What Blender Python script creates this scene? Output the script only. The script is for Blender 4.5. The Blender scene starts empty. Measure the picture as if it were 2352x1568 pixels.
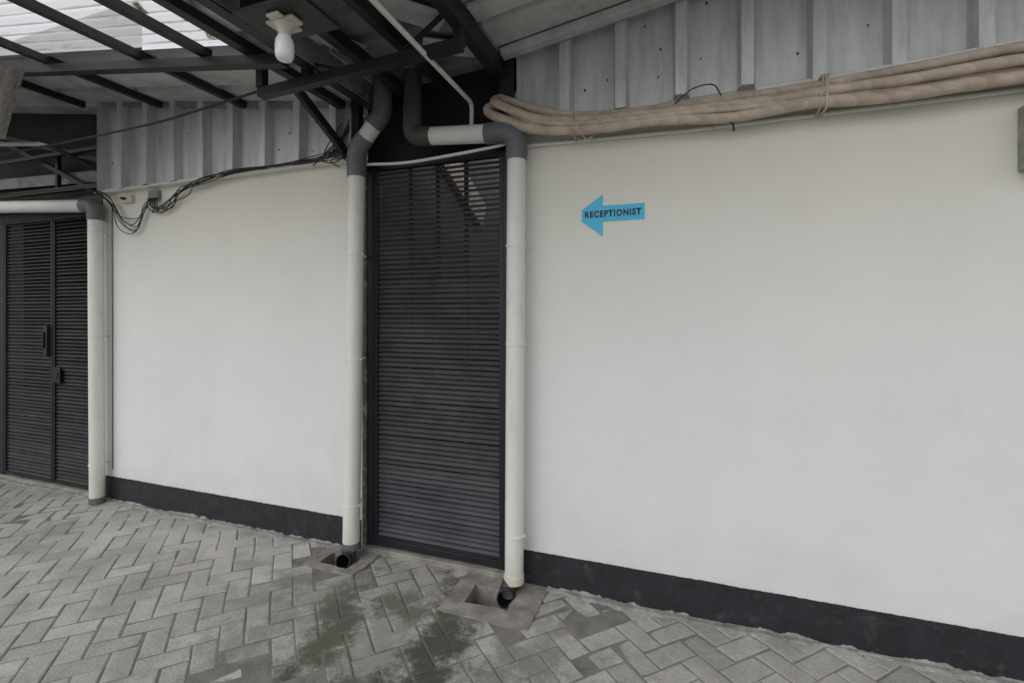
import bpy, math, random
from mathutils import Vector, noise
random.seed(7)
scene=bpy.context.scene
COL=scene.collection
V=Vector
# ---------------------------------------------------------------- materials
def mat(name,col,rough=.6,var=.15,scale=6,bump=.1,bscale=80,metal=0,dirt=None,dscale=3,dlo=.5,dhi=.75,damt=1.0,spec=.4,stretch=None,bdist=.01):
    m=bpy.data.materials.new(name); m.use_nodes=True
    nt=m.node_tree; N=nt.nodes; L=nt.links
    b=N['Principled BSDF']
    b.inputs['Roughness'].default_value=rough; b.inputs['Metallic'].default_value=metal
    b.inputs['Specular IOR Level'].default_value=spec
    g=N.new('ShaderNodeNewGeometry'); src=g.outputs['Position']
    if stretch:
        mp=N.new('ShaderNodeVectorMath'); mp.operation='MULTIPLY'; mp.inputs[1].default_value=stretch
        L.new(src,mp.inputs[0]); src=mp.outputs[0]
    n=N.new('ShaderNodeTexNoise'); n.inputs['Scale'].default_value=scale; n.inputs['Detail'].default_value=8; n.inputs['Roughness'].default_value=.65
    L.new(src,n.inputs['Vector'])
    r=N.new('ShaderNodeMapRange'); r.inputs['From Min'].default_value=.3; r.inputs['From Max'].default_value=.7
    r.inputs['To Min'].default_value=1-var; r.inputs['To Max'].default_value=1+var
    L.new(n.outputs['Fac'],r.inputs['Value'])
    mx=N.new('ShaderNodeVectorMath'); mx.operation='SCALE'; mx.inputs[0].default_value=col
    L.new(r.outputs[0],mx.inputs['Scale'])
    out=mx.outputs[0]
    if dirt:
        n2=N.new('ShaderNodeTexNoise'); n2.inputs['Scale'].default_value=dscale; n2.inputs['Detail'].default_value=10; n2.inputs['Roughness'].default_value=.7
        L.new(src,n2.inputs['Vector'])
        r2=N.new('ShaderNodeMapRange'); r2.inputs['From Min'].default_value=dlo; r2.inputs['From Max'].default_value=dhi; r2.inputs['To Max'].default_value=damt
        L.new(n2.outputs['Fac'],r2.inputs['Value'])
        mm=N.new('ShaderNodeMix'); mm.data_type='RGBA'; mm.inputs['B'].default_value=(*dirt,1)
        L.new(r2.outputs[0],mm.inputs['Factor']); L.new(out,mm.inputs['A']); out=mm.outputs['Result']
    L.new(out,b.inputs['Base Color'])
    if bump:
        n3=N.new('ShaderNodeTexNoise'); n3.inputs['Scale'].default_value=bscale; n3.inputs['Detail'].default_value=5
        L.new(g.outputs['Position'],n3.inputs['Vector'])
        bp=N.new('ShaderNodeBump'); bp.inputs['Strength'].default_value=bump; bp.inputs['Distance'].default_value=bdist
        L.new(n3.outputs['Fac'],bp.inputs['Height']); L.new(bp.outputs[0],b.inputs['Normal'])
    return m
def tail(m):
    nt=m.node_tree; b=nt.nodes['Principled BSDF']
    return nt,b.inputs['Base Color'].links[0].from_socket,b

M={}
def heightmul(m,lo,hi,amt,col,nscale=1.1,namp=1.0):
    nt,src,b=tail(m); N=nt.nodes; L=nt.links
    g=N.new('ShaderNodeNewGeometry'); s=N.new('ShaderNodeSeparateXYZ'); L.new(g.outputs['Position'],s.inputs[0])
    nn=N.new('ShaderNodeTexNoise'); nn.inputs['Scale'].default_value=nscale; nn.inputs['Detail'].default_value=4; L.new(g.outputs['Position'],nn.inputs['Vector'])
    ad=N.new('ShaderNodeMath'); ad.operation='MULTIPLY_ADD'; ad.inputs[1].default_value=namp; L.new(nn.outputs['Fac'],ad.inputs[0]); L.new(s.outputs['Z'],ad.inputs[2])
    mr=N.new('ShaderNodeMapRange'); mr.inputs['From Min'].default_value=lo; mr.inputs['From Max'].default_value=hi; mr.inputs['To Max'].default_value=amt; L.new(ad.outputs[0],mr.inputs['Value'])
    mm=N.new('ShaderNodeMix'); mm.data_type='RGBA'; mm.blend_type='MULTIPLY'; mm.inputs['B'].default_value=(*col,1)
    L.new(mr.outputs[0],mm.inputs['Factor']); L.new(src,mm.inputs['A']); L.new(mm.outputs['Result'],b.inputs['Base Color'])
M['wall']=mat('cream_painted_plaster',(.70,.70,.70),.75,.04,.9,.07,140,dirt=(.52,.51,.47),dscale=2.6,dlo=.55,dhi=.85,damt=.36)
heightmul(M['wall'],1.6,3.3,.95,(1,.975,.83))
heightmul(M['wall'],.95,.45,.35,(.72,.71,.68),nscale=4,namp=.9)
nt,src,b=tail(M['wall']); N=nt.nodes; L=nt.links
g=N.new('ShaderNodeNewGeometry'); n4=N.new('ShaderNodeTexNoise'); n4.inputs['Scale'].default_value=3.2; n4.inputs['Detail'].default_value=3; L.new(g.outputs['Position'],n4.inputs['Vector'])
bp=N.new('ShaderNodeBump'); bp.inputs['Strength'].default_value=.35; bp.inputs['Distance'].default_value=.03; L.new(n4.outputs['Fac'],bp.inputs['Height'])
ob=b.inputs['Normal'].links[0].from_node; L.new(bp.outputs[0],ob.inputs['Normal'])
mp=N.new('ShaderNodeVectorMath'); mp.operation='MULTIPLY'; mp.inputs[1].default_value=(5,5,13); L.new(g.outputs['Position'],mp.inputs[0])
n5=N.new('ShaderNodeTexNoise'); n5.inputs['Scale'].default_value=1.0; n5.inputs['Detail'].default_value=9; n5.inputs['Distortion'].default_value=1.2; n5.inputs['Roughness'].default_value=.75; L.new(mp.outputs[0],n5.inputs['Vector'])
r5=N.new('ShaderNodeMapRange'); r5.inputs['From Min'].default_value=.67; r5.inputs['From Max'].default_value=.75; r5.inputs['To Max'].default_value=.4; L.new(n5.outputs['Fac'],r5.inputs['Value'])
mm=N.new('ShaderNodeMix'); mm.data_type='RGBA'; mm.inputs['B'].default_value=(.50,.47,.42,1); L.new(r5.outputs[0],mm.inputs['Factor']); L.new(src,mm.inputs['A']); L.new(mm.outputs['Result'],b.inputs['Base Color'])

M['skirt']=mat('dark_skirting_paint',(.019,.020,.025),.6,.35,9,.3,50,dirt=(.10,.095,.09),dscale=11,dlo=.55,dhi=.76,damt=.6)
M['clad']=mat('galvanised_sheet',(.56,.57,.57),.45,.16,4,.03,30,metal=.2,dirt=(.24,.24,.23),dscale=5,dlo=.5,dhi=.78,damt=.6,stretch=(3,3,.5))
M['roof']=mat('roof_sheet_underside',(.48,.49,.49),.6,.2,3,.05,30,dirt=(.15,.15,.14),dscale=4,dlo=.5,dhi=.75,damt=.7)
M['valley']=mat('grimy_valley_sheet',(.30,.30,.295),.7,.35,4,.05,30,dirt=(.05,.05,.05),dscale=4,dlo=.42,dhi=.65)
M['dark']=mat('recess_shade_black',(.014,.014,.014),.8,.4,4,.05,30)  # near-black colour stands in for shade in the recesses
M['recess_shade']=mat('mottled_recess_shade',(.035,.034,.033),.8,.5,6,.05,30,dirt=(.012,.012,.012),dscale=3,dlo=.4,dhi=.6)  # mottled near-black, shade over the double gate put into the colour
M['steel']=mat('black_painted_steel',(.017,.016,.017),.5,.3,12,.1,90,dirt=(.06,.045,.035),dscale=9,dlo=.6,dhi=.75)
M['gate']=mat('gate_brown_black_paint',(.045,.043,.047),.5,.28,5,.08,90,dirt=(.105,.098,.098),dscale=2.3,dlo=.45,dhi=.8,damt=.7)
heightmul(M['gate'],1.1,.2,.8,(.78,.86,1.12),nscale=3,namp=.5)
M['gatedark']=mat('gate_darker_paint',(.027,.026,.029),.55,.25,7,.08,90,dirt=(.06,.058,.06),dscale=2.5,dlo=.5,dhi=.8,damt=.6)  # darker version of the gate paint, for the double gate slats
M['gateframe']=mat('gate_frame_paint',(.011,.012,.016),.5,.3,7,.08,90,dirt=(.06,.05,.045),dscale=14,dlo=.62,dhi=.8)
M['pvc']=mat('ivory_pvc_pipe',(.69,.682,.645),.42,.05,3,.02,60,dirt=(.40,.37,.31),dscale=7,dlo=.54,dhi=.80,damt=.65,stretch=(2,2,.6))
heightmul(M['pvc'],.55,.10,.7,(.78,.75,.68),nscale=9,namp=.5)
M['pvcgrey']=mat('grey_pvc_fitting',(.13,.135,.145),.45,.15,6,.03,60,dirt=(.28,.27,.25),dscale=12,dlo=.6,dhi=.8,damt=.5)
M['pvcdarkgrey']=mat('dark_grey_fitting',(.06,.058,.058),.55,.25,6,.03,60,dirt=(.14,.12,.10),dscale=12,dlo=.6,dhi=.8,damt=.5)  # darker than the other grey fittings, for one upper elbow
M['pvcdark']=mat('wet_black_pipe',(.035,.036,.038),.4,.2,6,.03,60)
M['bore']=mat('black_pipe_inside',(.004,.004,.004),.7,.1,6,0)
M['black']=mat('black_cable_rubber',(.012,.012,.013),.5,.1,6,0)
M['cream']=mat('cream_plastic',(.58,.56,.46),.45,.08,10,.02,60,dirt=(.3,.25,.17),dscale=25,dlo=.6,dhi=.8)
M['wrap']=mat('beige_tape_wrapped_insulation',(.53,.445,.365),.65,.15,9,.12,40,dirt=(.27,.205,.15),dscale=6,dlo=.45,dhi=.72,damt=.75)
nt,src,b=tail(M['wrap']); N=nt.nodes; L=nt.links
wv=N.new('ShaderNodeTexWave'); wv.wave_type='BANDS'; wv.bands_direction='DIAGONAL'; wv.wave_profile='SAW'; wv.inputs['Scale'].default_value=7; wv.inputs['Distortion'].default_value=3; wv.inputs['Detail'].default_value=3; wv.inputs['Detail Scale'].default_value=1.8
g=N.new('ShaderNodeNewGeometry'); L.new(g.outputs['Position'],wv.inputs['Vector'])
bp=N.new('ShaderNodeBump'); bp.inputs['Strength'].default_value=.4; bp.inputs['Distance'].default_value=.005; L.new(wv.outputs['Fac'],bp.inputs['Height']); L.new(bp.outputs[0],b.inputs['Normal'])
mr=N.new('ShaderNodeMapRange'); mr.inputs['To Min'].default_value=.86; mr.inputs['To Max'].default_value=1.04; L.new(wv.outputs['Fac'],mr.inputs['Value'])
sc=N.new('ShaderNodeVectorMath'); sc.operation='SCALE'; L.new(src,sc.inputs[0]); L.new(mr.outputs[0],sc.inputs['Scale']); L.new(sc.outputs[0],b.inputs['Base Color'])
M['concrete']=mat('rough_concrete',(.29,.275,.25),.85,.28,7,.5,60,dirt=(.12,.113,.10),dscale=5,dlo=.42,dhi=.66,damt=.8)
M['mortar']=mat('cement_smear',(.31,.30,.28),.9,.3,14,.6,50,dirt=(.14,.135,.125),dscale=8,dlo=.45,dhi=.65,damt=.8)
M['hood']=mat('mottled_concrete_block',(.30,.31,.27),.85,.3,20,.4,60,dirt=(.14,.16,.10),dscale=12,dlo=.5,dhi=.7,damt=.7)
M['cyan']=mat('cyan_sticker_film',(.055,.47,.70),.45,.03,5,0)
M['ink']=mat('dark_sticker_lettering',(.010,.013,.022),.5,.05,5,0)
M['bulb']=mat('frosted_white_bulb',(.82,.84,.86),.18,.02,5,0,spec=.6)
M['greybox']=mat('grey_plastic_box',(.20,.21,.22),.5,.1,8,.02,60)
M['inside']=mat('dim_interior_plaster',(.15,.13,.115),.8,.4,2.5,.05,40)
M['gate_reflection']=mat('painted_gate_reflection',(.62,.56,.45),.8,.25,4,.05,40,dirt=(.18,.16,.13),dscale=4,dlo=.48,dhi=.6)  # pale broken colour paints the reflection near the gate top
M['sheetbrown']=mat('weathered_fibre_sheet',(.25,.235,.215),.7,.25,4,.1,40,dirt=(.08,.075,.065),dscale=6,dlo=.45,dhi=.65,stretch=(6,6,.6))
M['rust']=mat('rusty_jamb',(.08,.072,.065),.8,.4,14,.2,60,dirt=(.25,.23,.2),dscale=14,dlo=.5,dhi=.65)
M['sand']=mat('joint_sand',(.18,.172,.157),.95,.35,10,.5,90)

def pavermat():
    m=mat('concrete_pavers',(.42,.408,.382),.85,.20,5,.5,110,dirt=(.27,.26,.24),dscale=1.7,dlo=.42,dhi=.68,damt=.75)
    nt,src,b=tail(m); N=nt.nodes; L=nt.links
    at=N.new('ShaderNodeAttribute'); at.attribute_name='tone'
    r=N.new('ShaderNodeMapRange'); r.inputs['To Min'].default_value=.82; r.inputs['To Max'].default_value=1.14; L.new(at.outputs['Fac'],r.inputs['Value'])
    sc=N.new('ShaderNodeVectorMath'); sc.operation='SCALE'; L.new(src,sc.inputs[0]); L.new(r.outputs[0],sc.inputs['Scale'])
    out=sc.outputs[0]
    g=N.new('ShaderNodeNewGeometry')
    sp=N.new('ShaderNodeTexNoise'); sp.inputs['Scale'].default_value=60; sp.inputs['Detail'].default_value=6; sp.inputs['Roughness'].default_value=.8; L.new(g.outputs['Position'],sp.inputs['Vector'])
    rs=N.new('ShaderNodeMapRange'); rs.inputs['From Min'].default_value=.3; rs.inputs['From Max'].default_value=.7; rs.inputs['To Min'].default_value=.78; rs.inputs['To Max'].default_value=1.18; L.new(sp.outputs['Fac'],rs.inputs['Value'])
    s2=N.new('ShaderNodeVectorMath'); s2.operation='SCALE'; L.new(out,s2.inputs[0]); L.new(rs.outputs[0],s2.inputs['Scale']); out=s2.outputs[0]
    nz=N.new('ShaderNodeTexNoise'); nz.inputs['Scale'].default_value=6; nz.inputs['Detail'].default_value=10; nz.inputs['Roughness'].default_value=.74; L.new(g.outputs['Position'],nz.inputs['Vector'])
    def blob(cx,cy,rx,ry,ang,col,amt):
        nonlocal out
        mp=N.new('ShaderNodeMapping'); mp.vector_type='TEXTURE'
        mp.inputs['Location'].default_value=(cx,cy,0); mp.inputs['Rotation'].default_value=(0,0,math.radians(ang)); mp.inputs['Scale'].default_value=(rx,ry,1)
        L.new(g.outputs['Position'],mp.inputs['Vector'])
        ln=N.new('ShaderNodeVectorMath'); ln.operation='LENGTH'; L.new(mp.outputs[0],ln.inputs[0])
        a=N.new('ShaderNodeMath'); a.operation='MULTIPLY_ADD'; a.inputs[1].default_value=2.0; L.new(nz.outputs['Fac'],a.inputs[0])
        h=N.new('ShaderNodeMath'); h.operation='MULTIPLY'; h.inputs[1].default_value=.38; L.new(ln.outputs['Value'],h.inputs[0]); L.new(h.outputs[0],a.inputs[2])
        rr=N.new('ShaderNodeMapRange'); rr.interpolation_type='SMOOTHSTEP'; rr.inputs['From Min'].default_value=1.08; rr.inputs['From Max'].default_value=1.45
        rr.inputs['To Min'].default_value=amt; rr.inputs['To Max'].default_value=0; L.new(a.outputs[0],rr.inputs['Value'])
        mm=N.new('ShaderNodeMix'); mm.data_type='RGBA'; mm.inputs['B'].default_value=(*col,1); L.new(rr.outputs[0],mm.inputs['Factor']); L.new(out,mm.inputs['A']); out=mm.outputs['Result']
    blob(-1.25,-.80,.95,.80,5,(.17,.168,.145),.55)
    blob(-1.50,-.80,.12,.22,0,(.17,.19,.11),.55)
    blob(-1.03,-.82,.18,.90,8,(.045,.044,.037),.88)
    blob(-1.60,-.62,.13,.75,22,(.07,.072,.052),.8)
    blob(-1.32,-1.02,.45,.16,10,(.065,.065,.05),.7)
    blob(-1.35,-.42,.35,.12,-5,(.10,.105,.07),.7)
    blob(-1.98,-.40,.35,.12,0,(.15,.155,.11),.6)
    blob(-.62,-.45,.2,.35,-20,(.16,.155,.135),.5)
    blob(-3.3,-.25,1.5,.16,0,(.46,.445,.415),.65)
    L.new(out,b.inputs['Base Color'])
    return m
M['paver']=pavermat()

def skymat():
    m=bpy.data.materials.new('translucent_skylight_sheet'); m.use_nodes=True; nt=m.node_tree; N=nt.nodes; L=nt.links
    for n in list(N): N.remove(n)
    o=N.new('ShaderNodeOutputMaterial'); g=N.new('ShaderNodeNewGeometry')
    mp=N.new('ShaderNodeVectorMath'); mp.operation='MULTIPLY'; mp.inputs[1].default_value=(1.2,9,1); L.new(g.outputs['Position'],mp.inputs[0])
    nz=N.new('ShaderNodeTexNoise'); nz.inputs['Scale'].default_value=2.2; nz.inputs['Detail'].default_value=8; nz.inputs['Roughness'].default_value=.7; L.new(mp.outputs[0],nz.inputs['Vector'])
    r=N.new('ShaderNodeValToRGB'); r.color_ramp.elements[0].position=.30; r.color_ramp.elements[0].color=(.55,.52,.44,1); r.color_ramp.elements[1].position=.42; r.color_ramp.elements[1].color=(.99,.99,.99,1)
    L.new(nz.outputs['Fac'],r.inputs[0])
    sx=N.new('ShaderNodeSeparateXYZ'); L.new(g.outputs['Position'],sx.inputs[0])
    ph=N.new('ShaderNodeMath'); ph.operation='MULTIPLY'; ph.inputs[1].default_value=2*math.pi/.082; L.new(sx.outputs['Y'],ph.inputs[0])
    si=N.new('ShaderNodeMath'); si.operation='SINE'; L.new(ph.outputs[0],si.inputs[0])
    n3=N.new('ShaderNodeTexNoise'); n3.inputs['Scale'].default_value=4; n3.inputs['Detail'].default_value=6; L.new(g.outputs['Position'],n3.inputs['Vector'])
    aa=N.new('ShaderNodeMath'); aa.operation='MULTIPLY_ADD'; aa.inputs[1].default_value=-.8; L.new(n3.outputs['Fac'],aa.inputs[0]); L.new(si.outputs[0],aa.inputs[2])
    rr=N.new('ShaderNodeMapRange'); rr.inputs['From Min'].default_value=-1.12; rr.inputs['From Max'].default_value=-1.40; rr.inputs['To Max'].default_value=.75; L.new(aa.outputs[0],rr.inputs['Value'])
    m1=N.new('ShaderNodeMix'); m1.data_type='RGBA'; m1.inputs['B'].default_value=(.40,.385,.34,1); L.new(rr.outputs[0],m1.inputs['Factor']); L.new(r.outputs[0],m1.inputs['A'])
    n2=N.new('ShaderNodeTexNoise'); n2.inputs['Scale'].default_value=9; n2.inputs['Detail'].default_value=6; L.new(g.outputs['Position'],n2.inputs['Vector'])
    mx=N.new('ShaderNodeMapRange'); mx.inputs['From Min'].default_value=-2.7; mx.inputs['From Max'].default_value=-2.1; mx.inputs['To Min'].default_value=-.15; mx.inputs['To Max'].default_value=.12; L.new(sx.outputs['X'],mx.inputs['Value'])
    ad=N.new('ShaderNodeMath'); L.new(n2.outputs['Fac'],ad.inputs[0]); L.new(mx.outputs[0],ad.inputs[1])
    r2=N.new('ShaderNodeMapRange'); r2.inputs['From Min'].default_value=.58; r2.inputs['From Max'].default_value=.66; L.new(ad.outputs[0],r2.inputs['Value'])
    mm=N.new('ShaderNodeMix'); mm.data_type='RGBA'; mm.inputs['B'].default_value=(.16,.16,.08,1); L.new(r2.outputs[0],mm.inputs['Factor']); L.new(m1.outputs['Result'],mm.inputs['A'])
    t=N.new('ShaderNodeBsdfTranslucent'); d=N.new('ShaderNodeBsdfDiffuse'); tr=N.new('ShaderNodeBsdfTransparent')
    for x in (t,d,tr): L.new(mm.outputs['Result'],x.inputs['Color'])
    a=N.new('ShaderNodeMixShader'); a.inputs[0].default_value=.03; L.new(t.outputs[0],a.inputs[1]); L.new(d.outputs[0],a.inputs[2])
    c=N.new('ShaderNodeMixShader'); c.inputs[0].default_value=.35; L.new(a.outputs[0],c.inputs[1]); L.new(tr.outputs[0],c.inputs[2]); L.new(c.outputs[0],o.inputs[0])
    return m
M['skylight']=skymat()

# ---------------------------------------------------------------- geometry
def fillet(pts,rad,n=8):
    pts=[V(p) for p in pts]; out=[pts[0]]
    for i in range(1,len(pts)-1):
        a,b,c=pts[i-1],pts[i],pts[i+1]; d1=(a-b); d2=(c-b)
        l=min(rad,d1.length*.49,d2.length*.49)
        p=b+d1.normalized()*l; q=b+d2.normalized()*l
        for k in range(n+1):
            t=k/n; out.append(p*(1-t)**2+b*2*t*(1-t)+q*t*t)
    out.append(pts[-1]); return out
def spline(pts,n=8):
    P=[V(p) for p in pts]; P=[P[0]*2-P[1]]+P+[P[-1]*2-P[-2]]; out=[]
    for i in range(1,len(P)-2):
        a,b,c,d=P[i-1:i+3]
        for k in range(n):
            t=k/n; out.append(.5*((2*b)+(c-a)*t+(2*a-5*b+4*c-d)*t*t+(3*b-a-3*c+d)*t**3))
    out.append(P[-2]); return out
class MB:
    def __init__(s): s.v=[];s.f=[]
    def box(s,x0,x1,y0,y1,z0,z1):
        o=len(s.v)
        s.v+=[V((x,y,z)) for z in (z0,z1) for y in (y0,y1) for x in (x0,x1)]
        s.f+=[tuple(o+i for i in q) for q in ((0,2,3,1),(4,5,7,6),(0,1,5,4),(2,6,7,3),(0,4,6,2),(1,3,7,5))]; return s
    def beam(s,p,q,w,h,up=(0,0,1)):
        p=V(p);q=V(q);d=(q-p).normalized();u=V(up)
        if abs(d.dot(u))>.98:u=V((0,1,0))
        r=d.cross(u).normalized();u=r.cross(d).normalized();o=len(s.v)
        for e in (p,q):
            for a,b in ((-1,-1),(1,-1),(1,1),(-1,1)): s.v.append(e+r*a*w/2+u*b*h/2)
        s.f+=[tuple(o+i for i in k) for k in ((0,3,2,1),(4,5,6,7),(0,1,5,4),(1,2,6,5),(2,3,7,6),(3,0,4,7))]; return s
    def tube(s,pts,r,n=20,caps=True,wob=0):
        pts=[V(p) for p in pts]; t0=(pts[1]-pts[0]).normalized(); u=V((0,0,1)) if abs(t0.z)<.9 else V((0,1,0))
        u=(u-t0*u.dot(t0)).normalized(); o=len(s.v); m=len(pts)
        for i,p in enumerate(pts):
            t=(pts[min(i+1,m-1)]-pts[max(i-1,0)]).normalized(); u=(u-t*u.dot(t)).normalized(); w=t.cross(u)
            rr=r*(1+(wob*noise.noise(p*14) if wob else 0))
            for k in range(n):
                a=2*math.pi*k/n; s.v.append(p+(u*math.cos(a)+w*math.sin(a))*rr)
        for i in range(m-1):
            for k in range(n):
                s.f.append((o+i*n+k,o+i*n+(k+1)%n,o+(i+1)*n+(k+1)%n,o+(i+1)*n+k))
        if caps: s.f.append(tuple(o+k for k in reversed(range(n)))); s.f.append(tuple(o+(m-1)*n+k for k in range(n)))
        return s
    def lathe(s,c,prof,n=28):
        c=V(c);o=len(s.v);m=len(prof)
        for r,z in prof:
            for k in range(n):
                a=2*math.pi*k/n; s.v.append(c+V((r*math.cos(a),r*math.sin(a),z)))
        for i in range(m-1):
            for k in range(n): s.f.append((o+i*n+k,o+i*n+(k+1)%n,o+(i+1)*n+(k+1)%n,o+(i+1)*n+k))
        s.f.append(tuple(o+k for k in reversed(range(n)))); s.f.append(tuple(o+(m-1)*n+k for k in range(n)))
        return s
    def build(s,name,m,parent=None,bevel=0,smooth=True,label=None,cat=None,kind=None,group=None):
        xs=[v.x for v in s.v];ys=[v.y for v in s.v];zs=[v.z for v in s.v]
        loc=V(((min(xs)+max(xs))/2,(min(ys)+max(ys))/2,min(zs)))
        me=bpy.data.meshes.new(name); me.from_pydata([v-loc for v in s.v],[],s.f)
        me.materials.append(m)
        if smooth:
            me.shade_smooth(); me.set_sharp_from_angle(angle=math.radians(38))
        o=bpy.data.objects.new(name,me); COL.objects.link(o); o.location=loc
        meta(o,label,cat,kind,group)
        if bevel:
            b=o.modifiers.new('bevel','BEVEL'); b.width=bevel; b.segments=2; b.limit_method='ANGLE'
        if parent: par(o,parent)
        return o
WL={}
def wl(o): return o.location if o.parent is None else V(WL[o.name])
def par(o,p):
    WL[o.name]=tuple(o.location)
    pl=wl(p).copy()
    o.parent=p; o.location=V(WL[o.name])-pl
def meta(o,label=None,cat=None,kind=None,group=None):
    if label:o['label']=label
    if cat:o['category']=cat
    if kind:o['kind']=kind
    if group:o['group']=group
def empty(name,loc,label,cat,group=None):
    o=bpy.data.objects.new(name,None); COL.objects.link(o); o.location=loc; o.empty_display_size=.2; meta(o,label,cat,None,group); return o

# ---------------------------------------------------------------- ground
holes=[(-1.10,-.86,-.280,-.115),(-2.09,-1.88,-.225,-.09)]
pads=[(-1.20,-.71,-.385,.02),(-2.16,-1.80,-.275,.015)]
xs=sorted({-40,40,*[h[0] for h in pads],*[h[1] for h in pads]}); ys=sorted({-40,40,*[h[2] for h in pads],*[h[3] for h in pads]})
gm=MB()
for i in range(len(xs)-1):
    for j in range(len(ys)-1):
        cx=(xs[i]+xs[i+1])/2; cy=(ys[j]+ys[j+1])/2
        if any(h[0]<cx<h[1] and h[2]<cy<h[3] for h in pads): continue
        o=len(gm.v); gm.v+=[V((xs[i],ys[j],-.0050)),V((xs[i+1],ys[j],-.0050)),V((xs[i+1],ys[j+1],-.0050)),V((xs[i],ys[j+1],-.0050))]; gm.f.append((o,o+1,o+2,o+3))
gm.build('ground',M['sand'],kind='structure',smooth=False,label='sandy ground bed beneath the paving')
W=.106; gap=.0015; verts=[];faces=[];tone=[]
c45=math.cos(math.radians(46)); s45=math.sin(math.radians(46))
def w2(a,b):
    x,y=(a*c45-b*s45-1.3, a*s45+b*c45-.6)
    return x+.022*noise.noise(V((x*1.1,y*1.1,5))), y+.022*noise.noise(V((x*1.1,y*1.1,8)))
R=95
for i in range(-R,R):
    for j in range(-R,R):
        v=(i-j)%4
        if v==0: a0,a1,b0,b1=i,i+2,j,j+1
        elif v==3: a0,a1,b0,b1=i,i+1,j,j+2
        else: continue
        cx,cy=w2((a0+a1)/2*W,(b0+b1)/2*W)
        if not(-7.8<cx<3.0 and -4.5<cy<.10): continue
        if any(p[0]-.02<cx<p[1]+.02 and p[2]-.02<cy<p[3]+.02 for p in pads): continue
        g=[gap*(.4+random.random()*2.4) for _ in range(4)]
        A0,A1,B0,B1=a0*W+g[0],a1*W-g[1],b0*W+g[2],b1*W-g[3]
        z=random.uniform(-.0024,.0024)+noise.noise(V((cx*1.3,cy*1.3,0)))*.008; tx=random.uniform(-.022,.022);ty=random.uniform(-.022,.022)
        o=len(verts); t=min(1,max(0,random.gauss(.5,.27)))
        rot=random.uniform(-.018,.018)
        chip=[random.uniform(.0015,.009) for _ in range(4)]
        for lv,(ins,dz) in enumerate(((0,-.03),(0,-.005),(1,-.0012),(2.2,0))):
            for q,(sa,sb) in enumerate(((1,1),(-1,1),(-1,-1),(1,-1))):
                ii=ins*chip[q]*.8
                a=(A0 if sa>0 else A1)+sa*ii; b_=(B0 if sb>0 else B1)+sb*ii
                x,y=w2(a,b_); dx=x-cx;dy=y-cy
                x=cx+dx-rot*dy; y=cy+dy+rot*dx
                verts.append((x,y,z+dz+tx*dx+ty*dy)); tone.append(t*(.0 if lv<2 else 1))
        for k in range(3):
            for q in range(4): faces.append((o+k*4+q,o+k*4+(q+1)%4,o+k*4+4+(q+1)%4,o+k*4+4+q))
        faces.append((o+12,o+13,o+14,o+15))
me=bpy.data.meshes.new('paving'); me.from_pydata(verts,[],faces); me.materials.append(M['paver'])
at=me.attributes.new('tone','FLOAT','POINT'); at.data.foreach_set('value',tone)
po=bpy.data.objects.new('paving',me); COL.objects.link(po); meta(po,'grey concrete block paving laid in herringbone',None,'structure')

def smear(x0,x1,seed):
    b=MB(); n=int((x1-x0)/.008)
    for i in range(n+1):
        x=x0+(x1-x0)*i/n
        w=.04+.035*noise.noise(V((x*2.1,seed,0)))+.025*noise.noise(V((x*11,seed,3)))+.012*noise.noise(V((x*45,seed,3)))
        h=.012+.018*noise.noise(V((x*3,seed,7)))+.016*noise.noise(V((x*17,seed,9)))+.008*noise.noise(V((x*60,seed,9)))
        w=max(w,.010);h=max(h,.003)
        b.v+=[V((x,.004,h)),V((x,-.008,h-.002)),V((x,-.014,.007)),V((x,-.014-(w-.0)*.6,.006)),V((x,-.014-w,-.004))]
    for i in range(n):
        for k in range(4): a=i*5+k; b.f.append((a,a+1,a+6,a+5))
    b.build('cement_smear',M['mortar'],kind='structure',smooth=False,label='ragged cement smear where wall meets paving')
smear(-.72,2.9,1.3); smear(-4.50,-2.1,5.1); smear(-8,-4.5,8.1)

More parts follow.
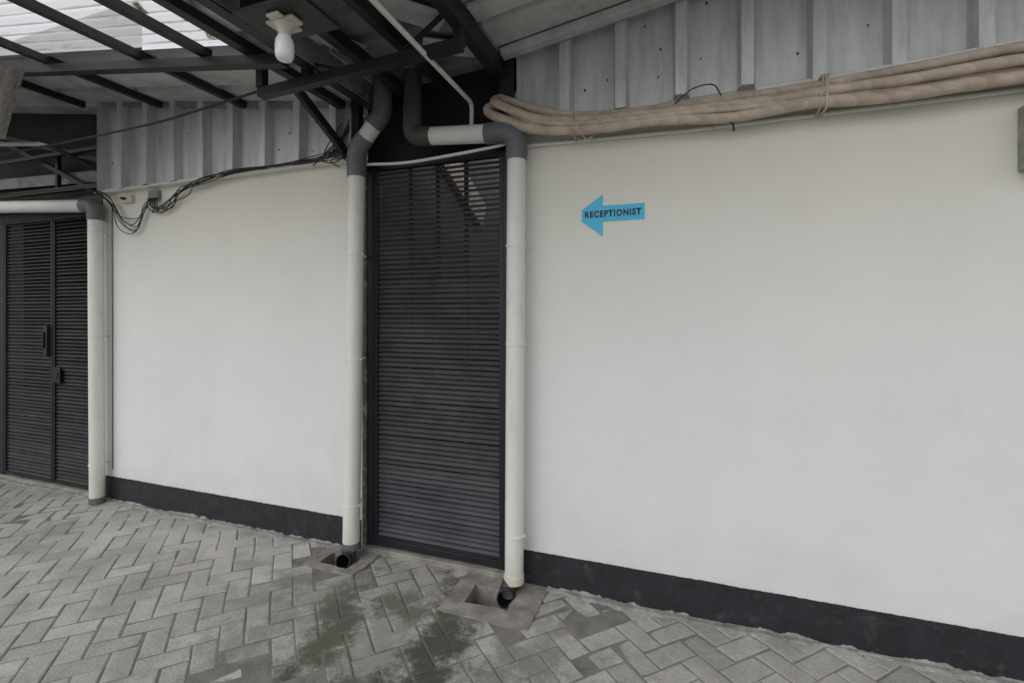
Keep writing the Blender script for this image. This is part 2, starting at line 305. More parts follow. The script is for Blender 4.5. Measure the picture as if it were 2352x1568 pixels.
for (p,h,lb) in ((pads[0],holes[0],'square concrete drain surround with open hole beside pipe'),(pads[1],holes[1],'small mossy concrete drain hole under the pipe')):
    b=MB(); zt=.005
    def sub(a,c,k): return [a+(c-a)*i/k for i in range(k)]
    X=sub(p[0],h[0],2)+sub(h[0],h[1],4)+sub(h[1],p[1],2)+[p[1]]; Y=sub(p[2],h[2],2)+sub(h[2],h[3],3)+sub(h[3],p[3],2)+[p[3]]
    hi0,hi1,hj0,hj1=2,6,2,5; jit={}
    def vt(i,j,z):
        k=(i,j,z)
        if k not in jit:
            r=V((random.uniform(-.008,.008),random.uniform(-.008,.008),random.uniform(-.0025,.0025))) if z==zt else V((0,0,0))
            jit[k]=len(b.v); b.v.append(V((X[i],Y[j],z))+r)
        return jit[k]
    ni,nj=len(X)-1,len(Y)-1
    for i in range(ni):
        for j in range(nj):
            if hi0<=i<hi1 and hj0<=j<hj1: continue
            b.f.append((vt(i,j,zt),vt(i+1,j,zt),vt(i+1,j+1,zt),vt(i,j+1,zt)))
    for i in range(ni):
        for j in (0,nj): b.f.append((vt(i,j,-.05),vt(i+1,j,-.05),vt(i+1,j,zt),vt(i,j,zt)))
    for j in range(nj):
        for i in (0,ni): b.f.append((vt(i,j,-.05),vt(i,j+1,-.05),vt(i,j+1,zt),vt(i,j,zt)))
    for i in range(hi0,hi1):
        for j in (hj0,hj1): b.f.append((vt(i,j,-.14),vt(i+1,j,-.14),vt(i+1,j,zt),vt(i,j,zt)))
    for j in range(hj0,hj1):
        for i in (hi0,hi1): b.f.append((vt(i,j,-.14),vt(i,j+1,-.14),vt(i,j+1,zt),vt(i,j,zt)))
    b.f.append((vt(hi0,hj0,-.14),vt(hi1,hj0,-.14),vt(hi1,hj1,-.14),vt(hi0,hj1,-.14)))
    b.build('drain_basin',M['concrete'],smooth=False,label=lb,cat='drain')
MB().box(-1.93,-.93,-.012,.6,-.02,.032).build('gate_sill',M['concrete'],bevel=.006,label='low concrete sill beneath the louvered gate',cat='sill')
MB().box(-5.95,-4.50,-.005,.6,-.02,.025).build('gate_sill',M['concrete'],bevel=.006,label='low concrete sill beneath the double gate',cat='sill')

# ---------------------------------------------------------------- walls
wr=MB().box(-.945,3.2,0,.2,-.05,2.60).build('building_wall',M['wall'],bevel=.004,label='cream painted plaster wall with dark skirting and metal cladding',cat='wall')
wlft=MB().box(-4.475,-1.945,0,.2,-.05,2.50).build('building_wall',M['wall'],bevel=.004,label='cream painted wall between two louvered gates',cat='wall')
wfar=MB().box(-9,-5.99,0,.2,-.05,2.50).build('building_wall',M['wall'],bevel=.004,label='cream painted wall beyond the double gate',cat='wall')
def skirt(x0,x1,zt,parent,seed):
    b=MB(); n=int((x1-x0)/.012)
    for i in range(n+1):
        x=x0+(x1-x0)*i/n; z=zt+.003*noise.noise(V((x*6,seed,0)))+.003*noise.noise(V((x*40,seed,0)))
        b.v+=[V((x,-.005,-.03)),V((x,-.005,z)),V((x,.001,z+.001))]
    for i in range(n):
        a=i*3; b.f+=[(a,a+3,a+4,a+1),(a+1,a+4,a+5,a+2)]
    b.build('skirting_band',M['skirt'],parent,smooth=False)
skirt(-.94,3.2,.185,wr,1); skirt(-4.47,-1.95,.19,wlft,2); skirt(-9,-5.995,.19,wfar,3)

def cladding(x0,x1,z0,ztop,parent,phase,step):
    b=MB(); pitch=.292; y=-.006; d=.060
    xx=[]; p=math.floor((x0-phase)/pitch)*pitch+phase
    while p<x1+pitch:
        for dx,dy in ((0,0),(.014,-d),(.066,-d),(.080,0)): xx.append((p+dx,y+dy))
        p+=pitch
    xx=[q for q in xx if x0<=q[0]<=x1]; xx=[(x0,y)]+xx+[(x1,y)]
    nz=5
    for (px,py) in xx:
        st=step*(math.floor((px-phase)/(pitch*2))%2)
        for i in range(nz+1):
            z=z0+st+(ztop(px)-z0-st)*i/nz+(.012*noise.noise(V((px*7,1,2))) if i==0 else 0)
            b.v.append(V((px,py+(.007*noise.noise(V((px*2,z*3,0)))),z)))
    for i in range(len(xx)-1):
        for j in range(nz): a=i*(nz+1)+j; b.f.append((a,a+nz+1,a+nz+2,a+1))
    b.build('metal_cladding',M['clad'],parent,smooth=False)
    s=MB(); p=math.floor((x0-phase)/pitch)*pitch+phase
    while p<x1:
        for dx in (.14,.24):
            for zf in (.3,.62,.9):
                X=p+dx+random.uniform(-.02,.02); z=z0+(ztop(X)-z0)*zf+random.uniform(-.05,.05)
                if x0<X<x1 and random.random()<.45:
                    s.tube([(X,y+.006,z),(X,y-.007,z)],random.choice((.0035,.005)),10)
        p+=pitch
    so=s.build('screw_heads',M['steel'],parent); so['kind']='stuff'
rzL=lambda x: 2.85-.148*(x+2.1)
rzR=lambda x: 2.93+.145*(x+.96)
cladding(-.90,3.2,2.545,lambda x:rzR(x),wr,-.655,.022)
cladding(-4.475,-1.99,2.475,lambda x:rzL(x),wlft,-4.50,.004)
MB().box(-4.475,-1.99,-.064,.0,2.462,2.472).build('flashing_strip',M['pvc'],wlft,bevel=.002)
MB().box(-1.945,-.945,.06,.10,2.44,3.1).build('shade_panel',M['dark'],label='added dark panel for the shade above the louvered gate',cat='panel')  # added panel, coloured as shade over the gate, shuts out sky
MB().box(-11.0,-4.475,.25,.30,2.40,4.2).box(-11,-10.95,-4,.25,2.45,4.2).build('shade_panel',M['recess_shade'],label='added dark panel for the shade above the double gate',cat='panel')  # added panel and end piece, coloured as shade, hiding the sky at left

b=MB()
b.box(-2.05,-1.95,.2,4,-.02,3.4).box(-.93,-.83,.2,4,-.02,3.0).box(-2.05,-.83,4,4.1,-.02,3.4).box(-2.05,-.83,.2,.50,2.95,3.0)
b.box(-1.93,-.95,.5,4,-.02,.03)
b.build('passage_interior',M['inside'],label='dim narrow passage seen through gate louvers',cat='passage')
MB().beam((-1.92,.80,2.96),(-1.92,1.85,2.46),.05,.24).build('reflection_panel',M['gate_reflection'],label='added pale sloping panel standing in for the reflection at the gate top',cat='stairs')  # added panel whose pale colour stands in for a reflection
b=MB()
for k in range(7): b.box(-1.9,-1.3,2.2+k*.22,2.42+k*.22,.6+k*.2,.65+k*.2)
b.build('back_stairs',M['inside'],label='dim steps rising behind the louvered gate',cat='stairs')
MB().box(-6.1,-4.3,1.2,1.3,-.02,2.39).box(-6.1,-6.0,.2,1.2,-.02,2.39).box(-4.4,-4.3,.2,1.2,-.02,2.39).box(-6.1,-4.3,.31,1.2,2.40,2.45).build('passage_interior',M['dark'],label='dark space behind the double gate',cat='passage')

# ---------------------------------------------------------------- gates
def slats(x0,x1,z0,z1,y,name,parent,m,pitch=.0305):
    b=MB(); z=z0
    while z<z1:
        sag=random.uniform(-.0014,.0014); y0=y; y1=y+.018; t=.003
        zb=z+sag; sg=random.uniform(-.0015,.0015); n=6; o=len(b.v); ph=random.uniform(0,99); ty=random.uniform(-.0025,.0025)
        for i in range(n+1):
            x=x0+(x1-x0)*i/n; dz=sg*i/n+.0012*noise.noise(V((x*4,ph,0)))
            b.v+=[V((x,y0,zb+dz)),V((x,y0,zb+t+dz)),V((x,y1,zb+.018+t+dz+ty)),V((x,y1,zb+.018+dz+ty))]
        for i in range(n):
            a=o+i*4
            b.f+=[(a,a+4,a+5,a+1),(a+1,a+5,a+6,a+2),(a+2,a+6,a+7,a+3),(a+3,a+7,a+4,a)]
        a=o+n*4; b.f+=[(o,o+1,o+2,o+3),(a,a+3,a+2,a+1)]
        z+=pitch
    return b.build(name,m,parent,smooth=False)
g1=empty('louvered_gate',(-1.43,.03,.04),'tall dark steel gate with horizontal louvers between two drainpipes','gate')
MB().box(-1.915,-1.868,.012,.055,.042,2.44).box(-.99,-.950,.012,.055,.042,2.44).box(-1.868,-.99,.013,.054,.045,.085).box(-1.868,-.99,.013,.054,2.40,2.44).build('frame',M['gateframe'],g1,bevel=.003)
MB().box(-1.868,-1.842,.016,.05,.085,2.40).box(-1.016,-.99,.016,.05,.085,2.40).box(-1.842,-1.016,.017,.049,.085,.10).build('inner_frame',M['gateframe'],g1,bevel=.002)
slats(-1.842,-1.016,.105,2.39,.022,'louver_panel',g1,M['gate'])
rb=MB()
for x in (-1.62,-1.43,-1.24): rb.box(x-.012,x+.012,.046,.060,.10,2.40)
rb.build('back_bars',M['gateframe'],g1)
MB().box(-1.944,-1.916,.005,.05,.0,2.44).build('gate_jamb',M['rust'],g1)
g2=empty('louvered_double_gate',(-5.2,.03,.03),'dark louvered double gate with pull handle and lock box','gate')
MB().box(-5.985,-5.895,.012,.055,.03,2.40).box(-4.55,-4.50,.012,.055,.03,2.40).box(-5.895,-4.55,.013,.054,2.33,2.40).build('frame',M['gateframe'],g2,bevel=.003)
for (a,c) in ((-5.892,-5.175),(-5.165,-4.555)):
    lf=MB().box(a,a+.02,.014,.05,.04,2.33).box(c-.025,c,.014,.05,.04,2.33).box(a+.02,c-.025,.015,.049,.04,.06).box(a+.02,c-.025,.015,.049,2.31,2.33).build('gate_leaf',M['gateframe'],g2,bevel=.002)
    slats(a+.02,c-.025,.065,2.30,.022,'louver_panel',lf,M['gatedark'])
MB().box(-5.265,-5.205,-.010,.012,1.13,1.40).box(-5.25,-5.235,-.022,-.010,1.2,1.34).build('handle',M['gateframe'],g2,bevel=.003)
MB().box(-5.14,-5.04,-.002,.013,.91,1.04).box(-5.11,-5.065,-.007,-.002,.95,1.0).build('lock_box',M['gateframe'],g2,bevel=.003)

# ---------------------------------------------------------------- roof
def ribsheet(x0,z0,x1,z1,y0,y1,pitch,depth,flat,parent,name,m,sine=False):
    b=MB(); pr=[]
    y=y0
    if sine:
        n=int((y1-y0)/pitch*10)
        pr=[(y0+(y1-y0)*i/n, depth*.5*math.sin((y0+(y1-y0)*i/n)/pitch*2*math.pi)) for i in range(n+1)]
    else:
        while y<y1:
            pr+=[(y,0),(y+flat,0),(y+flat+.015,depth),(y+pitch-.015,depth)]; y+=pitch
        pr=[(min(a,y1),c) for a,c in pr]
    NX=max(2,int(abs(x1-x0)/.35))
    for (y,dz) in pr:
        for i in range(NX+1):
            t=i/NX; x=x0+(x1-x0)*t
            b.v.append(V((x,y,z0+(z1-z0)*t+dz+.004*noise.noise(V((x*2,y*3,4))))))
    for i in range(len(pr)-1):
        for j in range(NX): a=i*(NX+1)+j; b.f.append((a,a+1,a+NX+2,a+NX+1))
    return b.build(name,m,parent,smooth=sine)
YO=-1.55; YR=-1.25
cr=empty('canopy_roof',(-4,-.9,2.75),'sloping corrugated canopy roof with translucent skylight sheets and steel purlins','roof')
ribsheet(-11,rzL(-11),-2.1,rzL(-2.1),-.74,1.3,.26,.03,.18,cr,'roof_sheet',M['roof'])
ribsheet(-2.1,rzL(-2.1),-1.80,rzL(-1.80),YO,.4,.26,.03,.18,cr,'roof_sheet',M['roof'])
ribsheet(-5.2,rzL(-5.2)+.035,-2.10,rzL(-2.10)+.035,YO,-.70,.082,.028,0,cr,'skylight_sheet',M['skylight'],sine=True)
for x,w in ((-4.62,.038),(-3.72,.038),(-2.88,.038),(-2.38,.038),(-2.06,.055),(-1.84,.06)):
    y1=-.70 if x==-2.38 else -.05
    MB().box(x-w/2,x+w/2,YO,y1,rzL(x)-.050,rzL(x)-.004).build('purlin',M['steel'],cr,bevel=.002)
MB().beam((-9,-.72,rzL(-9)-.08),(-1.85,-.72,rzL(-1.85)-.08),.055,.05).build('cross_beam',M['steel'],cr,bevel=.002)
MB().beam((-4.4,-.035,rzL(-4.4)-.02),(-2.0,-.035,rzL(-2.0)-.02),.03,.03).build('wall_angle',M['valley'],cr)
cr2=empty('canopy_roof',(1,-.9,2.9),'pale corrugated canopy roof rising away from the valley gutter','roof')
ribsheet(-.98,rzR(-.98),3.2,rzR(3.2),YR,.4,.30,.035,.20,cr2,'roof_sheet',M['clad'])
MB().beam((-.95,-.11,rzR(-.95)-.025),(3.2,-.11,rzR(3.2)-.025),.06,.045).build('edge_trim',M['clad'],cr2,bevel=.003)
MB().beam((-.95,-.50,rzR(-.95)-.03),(3.2,-.50,rzR(3.2)-.03),.12,.02).build('edge_trim',M['roof'],cr2,bevel=.003)
MB().box(-1.015,-.955,YO,-.01,2.80,2.90).build('purlin',M['steel'],cr2,bevel=.003)
vg=empty('valley_gutter',(-1.4,-.9,2.8),'dark grimy valley gutter between two canopy roofs','gutter')
ribsheet(-1.80,2.90,-.97,2.95,YO,.4,.22,.03,.14,vg,'gutter_sheet',M['valley'])
MB().box(-1.812,-1.802,YO,.4,2.77,2.97).build('gutter_side',M['valley'],vg)
MB().box(-.972,-.962,YO,.4,2.90,3.05).build('gutter_side',M['valley'],vg)
for x,w,z in ((-1.60,.055,2.83),(-1.36,.045,2.86)):
    MB().box(x-w/2,x+w/2,YO,-.02,z-.03,z+.03).build('gutter_support',M['steel'],vg,bevel=.002)
MB().box(-1.57,-1.38,-1.5,-.9,2.875,2.885).build('patch_sheet',M['roof'],vg)
MB().beam((-1.78,-.85,2.88),(-1.62,-.45,2.87),.14,.006).build('patch_sheet',M['roof'],vg)
MB().beam((-1.33,-.75,2.895),(-1.1,-.5,2.89),.16,.006).build('patch_sheet',M['clad'],vg)
MB().beam((-1.30,-.35,2.90),(-1.05,-.2,2.90),.14,.006).build('patch_sheet',M['roof'],vg)
MB().beam((-2.03,-.03,2.50),(-2.10,-.42,2.80),.035,.05).build('roof_brace',M['steel'],bevel=.002,label='diagonal black steel brace from wall to purlin',cat='brace')
MB().box(-1.99,-1.93,-.05,-.004,2.40,2.86).build('roof_post',M['steel'],bevel=.002,label='short black steel post at the wall end',cat='post')
MB().box(-.985,-.90,-.06,-.004,2.46,2.92).build('roof_post',M['steel'],bevel=.002,label='short black steel post beside the pipe elbow',cat='post')
tr=empty('roof_truss',(-5.2,.2,2.45),'dark steel truss under the roof above the double gate','truss')
for p,q,w in (((-6.8,.1,2.62),(-4.5,.1,2.58),.04),((-6.8,.1,3.35),(-4.5,.1,2.75),.04),((-6.3,.12,3.2),(-4.9,.12,2.6),.035),((-5.3,.12,2.62),(-5.3,.12,2.96),.03),((-5.0,-.1,2.9),(-4.55,.2,2.62),.03),((-6.2,.05,2.9),(-4.48,.05,2.88),.03)):
    MB().beam(p,q,w,w,up=(0,1,0)).build('truss_member',M['steel'],tr)
MB().box(-5.95,-4.478,.0,.05,2.40,2.47).build('truss_member',M['gateframe'],tr)
MB().beam((-6.6,.20,2.78),(-4.6,.20,2.70),.10,.006,up=(0,1,0)).build('loose_sheet',M['valley'],tr)

hf=empty('hanging_steel_frame',(-1.6,-.56,2.69),'black square-tube frame hung below the canopy','frame')
MB().beam((-2.19,-.55,2.695),(-.965,-.575,2.72),.05,.05).build('bottom_rail',M['steel'],hf,bevel=.002)
for x,zt in ((-2.17,rzL(-2.17)-.02),(-1.86,2.86),(-.985,3.0)):
    MB().beam((x,-.56,2.722),(x,-.56,zt),.045,.045).build('upright',M['steel'],hf,bevel=.002)
MB().beam((-1.33,-.56,2.72),(-1.0,-.56,2.93),.008,.03,up=(0,1,0)).build('diagonal_brace',M['steel'],hf)
MB().beam((-1.86,-.56,2.80),(-1.62,-.56,2.72),.01,.03,up=(0,1,0)).build('diagonal_brace',M['steel'],hf)

b=MB(); n=180
for i in range(n+1):
    t=i/n; d=.034*math.sin(t*34*math.pi)
    xt=-3.86-t*1.3; xb=-4.08-t*1.1
    b.v+=[V((xt,-.80+d,rzL(xt)-.10)),V((xb,-.80+d,2.61))]
for i in range(n): b.f.append((i*2,i*2+1,i*2+3,i*2+2))
b.build('corrugated_screen',M['sheetbrown'],label='weathered corrugated sheet hanging from the roof beam',cat='screen')
MB().beam((-4.24,-.5,2.686),(-5.4,-.5,2.82),.06,.012).build('metal_ledge',M['cream'],bevel=.002,label='thin pale metal strip below the roof',cat='strip')

# ---------------------------------------------------------------- lamp
lp=empty('ceiling_lamp',(-1.49,-1.08,2.47),'white bulb in cream holder on a dark board under the roof','lamp')
LX,LY=-1.490,-1.08
MB().box(LX-.16,LX+.17,LY-.10,LY+.12,2.650,2.666).box(LX-.16,LX-.12,LY-.10,LY+.12,2.667,2.90).build('mounting_board',M['steel'],lp,bevel=.002)
b=MB().box(LX-.066,LX+.066,LY-.03,LY+.03,2.634,2.649).box(LX-.03,LX+.03,LY-.064,LY-.0305,2.635,2.649).box(LX-.03,LX+.03,LY+.0305,LY+.064,2.635,2.649)
b.build('lamp_holder_base',M['cream'],lp,bevel=.004)
MB().lathe((LX,LY,2.588),[(.021,0),(.024,.003),(.025,.02),(.030,.026),(.040,.046)]).build('socket',M['cream'],lp)
pr=[(.004,0),(.016,.002),(.026,.007),(.032,.016),(.035,.030),(.0355,.062),(.033,.082),(.027,.094),(.022,.100),(.021,.106)]
MB().lathe((LX,LY,2.488),pr,36).build('bulb',M['bulb'],lp)

# ---------------------------------------------------------------- drain pipes
def ring(x,y,z,r,parent,side=1):
    b=MB().tube([(x,y,z-.006),(x,y,z+.006)],r+.002,28)
    b.box(x-.012,x+.012,y+r-.004,-.001,z-.006,z+.006)
    b.box(x+side*(r-.004),x+side*(r+.008),y-.004,y+.004,z-.007,z+.007)
    b.build('pipe_bracket',M['pvc'],parent,bevel=.001)
r=.051
def outlet(x,y,parent,dx,z):
    pts=fillet([(x,y,z+.07),(x+dx,y-.03,z-.015),(x+dx+.022,y-.105,z+.004)],.05,8)
    b=MB().tube(pts,.045,28,caps=False); n=len(pts)
    b.tube(pts,.0405,28,caps=False)
    m0=(n-1)*28
    for k in range(28):
        b.f.append((m0+k,m0+(k+1)%28,n*28+m0+(k+1)%28,n*28+m0+k))
    b.build('outlet_elbow',M['pvcdark'],parent)
    MB().tube(pts[:-1]+[pts[-1].lerp(pts[-2],.25)],.0395,28,caps=False).build('outlet_bore',M['bore'],parent)
p3=MB().tube([(-.887,-.09,.05),(-.880,-.09,1.2),(-.873,-.09,2.36)],r).build('drain_pipe',M['pvc'],label='ivory drainpipe with grey elbow turning above the gate',cat='pipe')
MB().tube([(-.888,-.09,.048),(-.888,-.09,.088)],r+.005,28).build('coupling',M['cream'],p3)
MB().tube(fillet([(-.873,-.09,2.33),(-.873,-.09,2.485),(-1.05,-.09,2.495)],.125,12),r+.006,28).build('elbow',M['pvcgrey'],p3)
MB().tube([(-1.03,-.09,2.494),(-1.42,-.09,2.527)],r,28).build('side_pipe',M['pvc'],p3)
MB().tube(fillet([(-1.39,-.09,2.525),(-1.52,-.09,2.535),(-1.52,-.09,2.72)],.11,12),r+.005,28).tube([(-1.52,-.09,2.66),(-1.52,-.09,2.93)],r+.001,24).build('elbow',M['pvcdarkgrey'],p3)
for z in (1.866,1.335,.302): ring(-.879,-.09,z,r,p3)
outlet(-.892,-.09,p3,-.030,.004)
p2=MB().tube([(-1.950,-.10,.07),(-1.930,-.10,1.2),(-1.910,-.10,2.38)],r).build('drain_pipe',M['pvc'],label='leaning ivory drainpipe with grey offset bends at the roof',cat='pipe')
MB().tube([(-1.950,-.10,.06),(-1.949,-.10,.10)],r+.003,28).build('coupling',M['pvcgrey'],p2)
MB().tube(fillet([(-1.910,-.10,2.335),(-1.910,-.10,2.50),(-1.845,-.10,2.57)],.07,10),r+.006,28).build('elbow',M['pvcgrey'],p2)
MB().tube([(-1.87,-.10,2.54),(-1.755,-.10,2.665)],r,28).build('side_pipe',M['pvc'],p2)
MB().tube(fillet([(-1.785,-.10,2.635),(-1.72,-.10,2.70),(-1.72,-.10,2.80)],.07,10),r+.006,28).tube([(-1.72,-.10,2.78),(-1.72,-.10,2.92)],r+.002,24).build('elbow',M['pvcgrey'],p2)
for z,x in ((1.86,-1.919),(1.22,-1.930),(.326,-1.945)): ring(x,-.10,z,r,p2)
outlet(-1.950,-.10,p2,.0,.022)
p1=MB().tube([(-4.405,-.08,.04),(-4.415,-.08,1.2),(-4.425,-.08,2.26)],r).build('drain_pipe',M['pvc'],label='ivory drainpipe at the wall corner running over the double gate',cat='pipe')
MB().tube([(-4.405,-.08,.0),(-4.405,-.08,.05)],r+.003,28).build('coupling',M['pvcgrey'],p1)
MB().tube(fillet([(-4.425,-.08,2.24),(-4.425,-.08,2.355),(-4.56,-.08,2.365)],.11,12),r+.006,28).build('elbow',M['pvcgrey'],p1)
MB().tube([(-4.54,-.08,2.363),(-6.6,-.08,2.50)],r,28).build('side_pipe',M['pvc'],p1)
for z in (2.157,1.32,.306): ring(-4.412,-.08,z,r,p1)

# ---------------------------------------------------------------- conduits & cables
MB().tube(fillet([(-1.12,-1.55,2.70),(-1.16,-.04,2.70),(-1.165,-.04,2.56)],.05),.012,14).build('conduit_pipe',M['pvc'],label='thin ivory conduit running under the canopy to the wall',cat='conduit')
MB().tube(spline([(-1.87,-.06,2.42),(-1.6,-.05,2.405),(-1.3,-.05,2.415),(-1.0,-.06,2.43),(-.93,-.05,2.45)]),.009,12).build('conduit_pipe',M['pvc'],label='thin white conduit across the gate head',cat='conduit')
MB().tube([(-.93,-.014,2.43),(0,-.014,2.405),(3.2,-.014,2.405)],.011,12).build('conduit_pipe',M['pvc'],label='thin cream conduit fixed along the wall top',cat='conduit')
MB().tube([(-4.46,-.03,2.485),(-3.2,-.03,2.482),(-1.99,-.03,2.50)],.011,12).build('conduit_pipe',M['pvc'],label='thin white conduit below the metal cladding',cat='conduit')
bun=empty('insulated_pipe_bundle',(.2,-.09,2.38),'beige tape-wrapped refrigerant pipes strapped along the wall','pipes')
def wob(pts,a,s): return [p+V((0,a*noise.noise(V((p.x*3,s,0))),a*noise.noise(V((p.x*3,s,9))))) for p in pts]
paths=[([(-.93,-.02,2.66),(-1.03,-.07,2.65),(-1.02,-.10,2.595),(-.80,-.11,2.49),(-.575,-.11,2.448),(-.16,-.11,2.432),(.228,-.10,2.420),(.54,-.10,2.420),(.89,-.10,2.418),(1.24,-.10,2.425),(2,-.10,2.43),(3.2,-.1,2.43)],.0255),
([(-.90,-.02,2.70),(-1.0,-.06,2.69),(-.97,-.12,2.635),(-.78,-.125,2.535),(-.575,-.115,2.490),(-.16,-.115,2.474),(.228,-.105,2.466),(.54,-.11,2.468),(.89,-.115,2.472),(1.24,-.12,2.483),(2,-.12,2.49),(3.2,-.12,2.49)],.0225),
([(-.88,-.01,2.72),(-.97,-.03,2.70),(-.93,-.08,2.665),(-.72,-.08,2.57),(-.45,-.08,2.515),(-.16,-.08,2.506),(.228,-.075,2.506),(.54,-.08,2.512),(.89,-.08,2.524),(1.24,-.08,2.543),(2,-.08,2.55),(3.2,-.08,2.55)],.0225),
([(-.90,-.03,2.60),(-.70,-.05,2.51),(-.4,-.045,2.47),(.2,-.045,2.46),(.9,-.04,2.465),(1.6,-.04,2.48),(3.2,-.04,2.48)],.023),
([(-1.0,-.03,2.62),(-.92,-.09,2.565),(-.72,-.130,2.50),(-.5,-.13,2.470),(-.1,-.125,2.452),(.3,-.115,2.442),(.7,-.10,2.446),(1.4,-.08,2.46),(3.2,-.08,2.46)],.014)]
for i,(pt,rr) in enumerate(paths):
    MB().tube(wob(spline(pt,22),.012,i*3.7),rr,18,wob=.12).build('insulated_pipe',M['wrap'],bun)
def strap(x,z0,z1,y0,y1,tl=0):
    pts=fillet([(x,y1,z0),(x+tl,y0,z0),(x+.004,y0,z1),(x,y1,z1)],.03,5); MB().tube(pts,.0028,8).build('pipe_strap',M['wrap'],bun)
for xx_ in (.546,.554,.562,.570): strap(xx_,2.39,2.54,-.137,-.02,random.uniform(-.01,.01))
strap(-.56,2.415,2.53,-.148,-.02,.01); strap(-.553,2.415,2.53,-.148,-.02); strap(1.85,2.39,2.58,-.148,-.02)
MB().tube(spline([(-.50,-.145,2.40),(-.48,-.15,2.375),(-.45,-.14,2.385)]),.0025,6).build('strap_tail',M['wrap'],bun)
MB().tube(wob(spline([(.3,-.04,2.545),(.9,-.05,2.560),(1.25,-.05,2.583),(2,-.05,2.60),(3.2,-.05,2.61)]),.004,2),.012,12).build('conduit_pipe',M['pvc'],label='thin pale pipe resting on the insulated pipes',cat='conduit')
MB().tube(spline([(-.06,-.10,2.51),(.02,-.11,2.565),(.11,-.10,2.575),(.15,-.06,2.53)]),.003,8).build('loose_cable',M['black'],label='short black cable looped above the insulated pipes',cat='cable')
MB().tube(spline([(.185,-.10,2.385),(.195,-.12,2.37),(.20,-.10,2.345)]),.004,8).build('loose_cable',M['black'],label='short black cable end below the insulated pipes',cat='cable')
MB().tube(spline([(-.90,-.03,2.42),(-.84,-.03,2.40),(-.84,-.02,2.37)]),.005,8).build('loose_cable',M['black'],label='short black cable tail beside the pipe elbow',cat='cable')
MB().tube([(-4.345,-.008,.25),(-4.345,-.008,1.2),(-4.350,-.008,2.38)],.003,8).build('loose_cable',M['black'],label='thin black cable running down beside the corner pipe',cat='cable')
cb=empty('electrical_cable_bundle',(-3.4,-.04,2.2),'tangled black electrical cables drooping along the wall top','cables')
base=[(-5.6,-.20,2.50),(-4.9,-.15,2.50),(-4.50,-.11,2.49)]
j=lambda a:random.uniform(-a,a)
for i in range(6):
    d=i*.024
    pts=base+[(-4.33+j(.03),-.05-j(.01),2.43-d*.5),(-4.18+j(.04),-.04,2.29-d+j(.03)),(-4.03+j(.04),-.035,2.23-d+j(.02)),(-3.92+j(.02),-.035,2.31+j(.02)),(-3.89+i*.02,-.03,2.38)]
    MB().tube(spline(pts,8),.0032,8).build('cable',M['black'],cb)
for i in range(7):
    pts=[(-3.89+i*.018,-.035,2.38),(-3.87+i*.014,-.035,2.31+j(.02)),(-3.78+j(.05),-.035,2.29+j(.03)),(-3.62+j(.05),-.035,2.31+j(.04)),(-3.50+j(.07),-.04,2.39+j(.04)),(-3.30+j(.08),-.065,2.45+j(.022)),(-2.9+j(.1),-.075,2.482+j(.014)),(-2.5+j(.1),-.08,2.485+j(.012)),(-2.15,-.08,2.505+j(.018)),(-2.05+j(.04),-.08,2.56+j(.04)),(-1.97,-.09,2.66+j(.06))]
    MB().tube(spline(pts,8),.0032,8).build('cable',M['black'],cb)
for q in ([(-1.99,-.07,2.50),(-2.1,-.08,2.45),(-2.2,-.07,2.49),(-2.05,-.1,2.58)],[(-2.0,-.08,2.62),(-2.08,-.10,2.54),(-2.2,-.08,2.49),(-2.28,-.06,2.455)],[(-1.97,-.08,2.55),(-2.06,-.1,2.50),(-2.16,-.09,2.52),(-2.02,-.1,2.68)],[(-1.98,-.09,2.44),(-2.05,-.09,2.48),(-2.12,-.08,2.46),(-2.06,-.07,2.42)]):
    MB().tube(spline(q),.0036,8).build('cable',M['black'],cb)
MB().tube(spline([(-6.3,-.60,2.66),(-5,-.6,2.625),(-4.03,-.6,2.612),(-3.05,-.6,2.62),(-2.6,-.58,2.66),(-2.17,-.56,2.71)]),.007,8).build('overhead_cable',M['black'],label='sagging dark overhead cable tied to the steel frame',cat='cable')
jb=MB().box(-3.895,-3.785,-.03,-.001,2.38,2.44).build('junction_box',M['greybox'],bevel=.004,label='small grey junction box with cable glands on the wall',cat='box')
for i in range(6): MB().tube([(-3.888+i*.019,-.018,2.382),(-3.888+i*.019,-.018,2.36)],.006,10).build('cable_gland',M['greybox'],jb)
sb=MB().box(-4.20,-4.09,-.03,-.001,2.37,2.43).build('switch_box',M['cream'],bevel=.005,label='small cream box with black knob on the wall',cat='box')
MB().tube([(-4.155,-.03,2.40),(-4.155,-.06,2.40)],.011,12).build('knob',M['black'],sb)

# ---------------------------------------------------------------- sign
out=[(-.535,1.990),(-.4227,1.907),(-.4227,1.984),(-.209,1.984),(-.209,2.067),(-.4227,2.067),(-.4227,2.127),(-.535,2.050)]
b=MB(); n=len(out)
b.v=[V((x,-.003,z)) for x,z in out]+[V((x,-.0003,z)) for x,z in out]
b.f=[tuple(range(n))]+[(i,i+n,(i+1)%n+n,(i+1)%n) for i in range(n)]
sg=b.build('arrow_sign',M['cyan'],smooth=False,label='cyan arrow sticker reading RECEPTIONIST on the cream wall',cat='sign')
cu=bpy.data.curves.new('txt','FONT'); cu.body='RECEPTIONIST'; cu.size=.05; cu.align_x='CENTER'; cu.align_y='CENTER'; cu.offset=.0024; cu.space_character=1.22
to=bpy.data.objects.new('txt',cu); COL.objects.link(to); bpy.context.view_layer.update()
me=bpy.data.meshes.new_from_object(to.evaluated_get(bpy.context.evaluated_depsgraph_get()))
bpy.data.objects.remove(to)
xs_=[v.co.x for v in me.vertices]; ys_=[v.co.y for v in me.vertices]; k=.292/(max(xs_)-min(xs_)); kz=.036/(max(ys_)-min(ys_)); mx=(max(xs_)+min(xs_))/2; my=(max(ys_)+min(ys_))/2
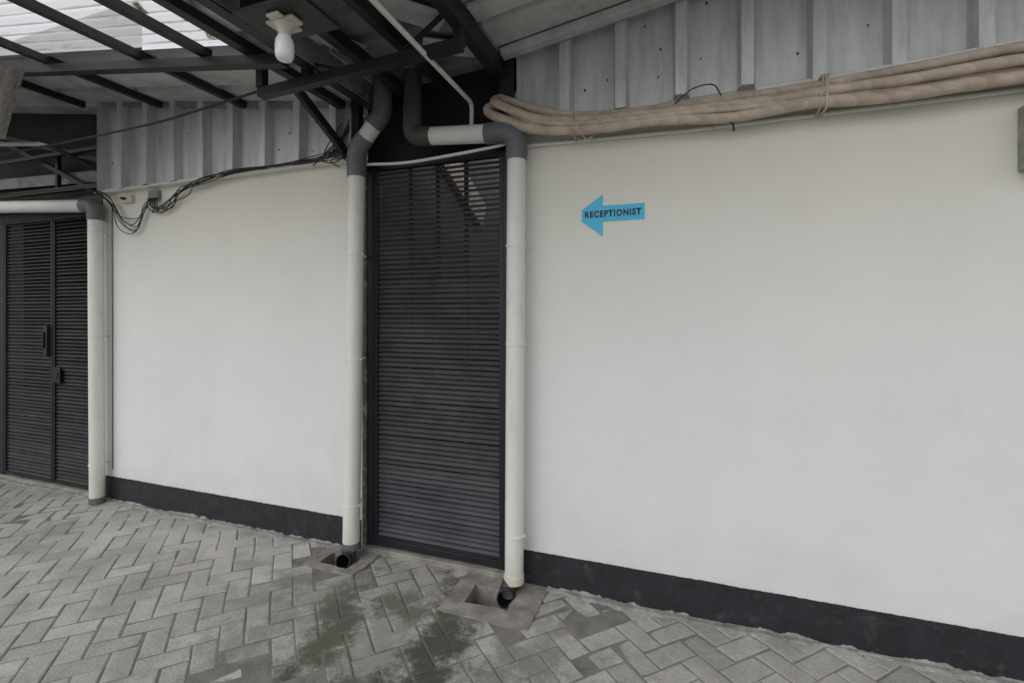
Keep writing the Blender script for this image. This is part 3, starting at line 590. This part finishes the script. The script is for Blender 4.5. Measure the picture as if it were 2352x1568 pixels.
for v in me.vertices: v.co=V(((v.co.x-mx)*k,0,(v.co.y-my)*kz))
me.materials.clear(); me.materials.append(M['ink'])
to=bpy.data.objects.new('sign_lettering',me); COL.objects.link(to); to.location=(-.371,-.0036,2.025); par(to,sg)

MB().box(1.262,1.75,-.10,-.001,2.075,2.335).build('concrete_wall_block',M['hood'],bevel=.006,label='mottled grey concrete block projecting from the wall',cat='block')

# ---------------------------------------------------------------- light: bright overcast
w=bpy.data.worlds.new('World'); scene.world=w; w.use_nodes=True; nt=w.node_tree; N=nt.nodes; L=nt.links
bg=N['Background']; sk=N.new('ShaderNodeTexSky'); sk.sky_type='NISHITA'; sk.sun_disc=False
el,rotz=40,205
sk.sun_elevation=math.radians(el); sk.sun_rotation=math.radians(rotz); sk.dust_density=3; sk.air_density=1.0; sk.ozone_density=2
hs=N.new('ShaderNodeHueSaturation'); hs.inputs['Saturation'].default_value=.25; hs.inputs['Value'].default_value=.55
L.new(sk.outputs[0],hs.inputs['Color'])
va=N.new('ShaderNodeVectorMath'); va.operation='ADD'; va.inputs[1].default_value=(4.35,4.4,4.47); L.new(hs.outputs[0],va.inputs[0])
L.new(va.outputs[0],bg.inputs['Color']); bg.inputs['Strength'].default_value=.124
su=bpy.data.lights.new('Sun','SUN'); su.energy=.55; su.angle=math.radians(60); su.color=(1,.98,.95)
so=bpy.data.objects.new('Sun',su); COL.objects.link(so)
az=math.radians(rotz); d=V((math.sin(az)*math.cos(math.radians(el)),math.cos(az)*math.cos(math.radians(el)),math.sin(math.radians(el))))
so.rotation_euler=d.to_track_quat('Z','Y').to_euler(); so.location=(0,-6,6)

# ---------------------------------------------------------------- camera
cam=bpy.data.cameras.new('Camera'); co=bpy.data.objects.new('Camera',cam); COL.objects.link(co)
co.location=(0,-2.56,1.5); co.rotation_euler=(math.radians(90),0,math.radians(20)); cam.lens=17.0; cam.sensor_width=36
cam.shift_y=-64/2352; cam.clip_start=.02; cam.clip_end=500
scene.camera=co
scene.view_settings.view_transform='Standard'; scene.view_settings.look='None'; scene.view_settings.exposure=0
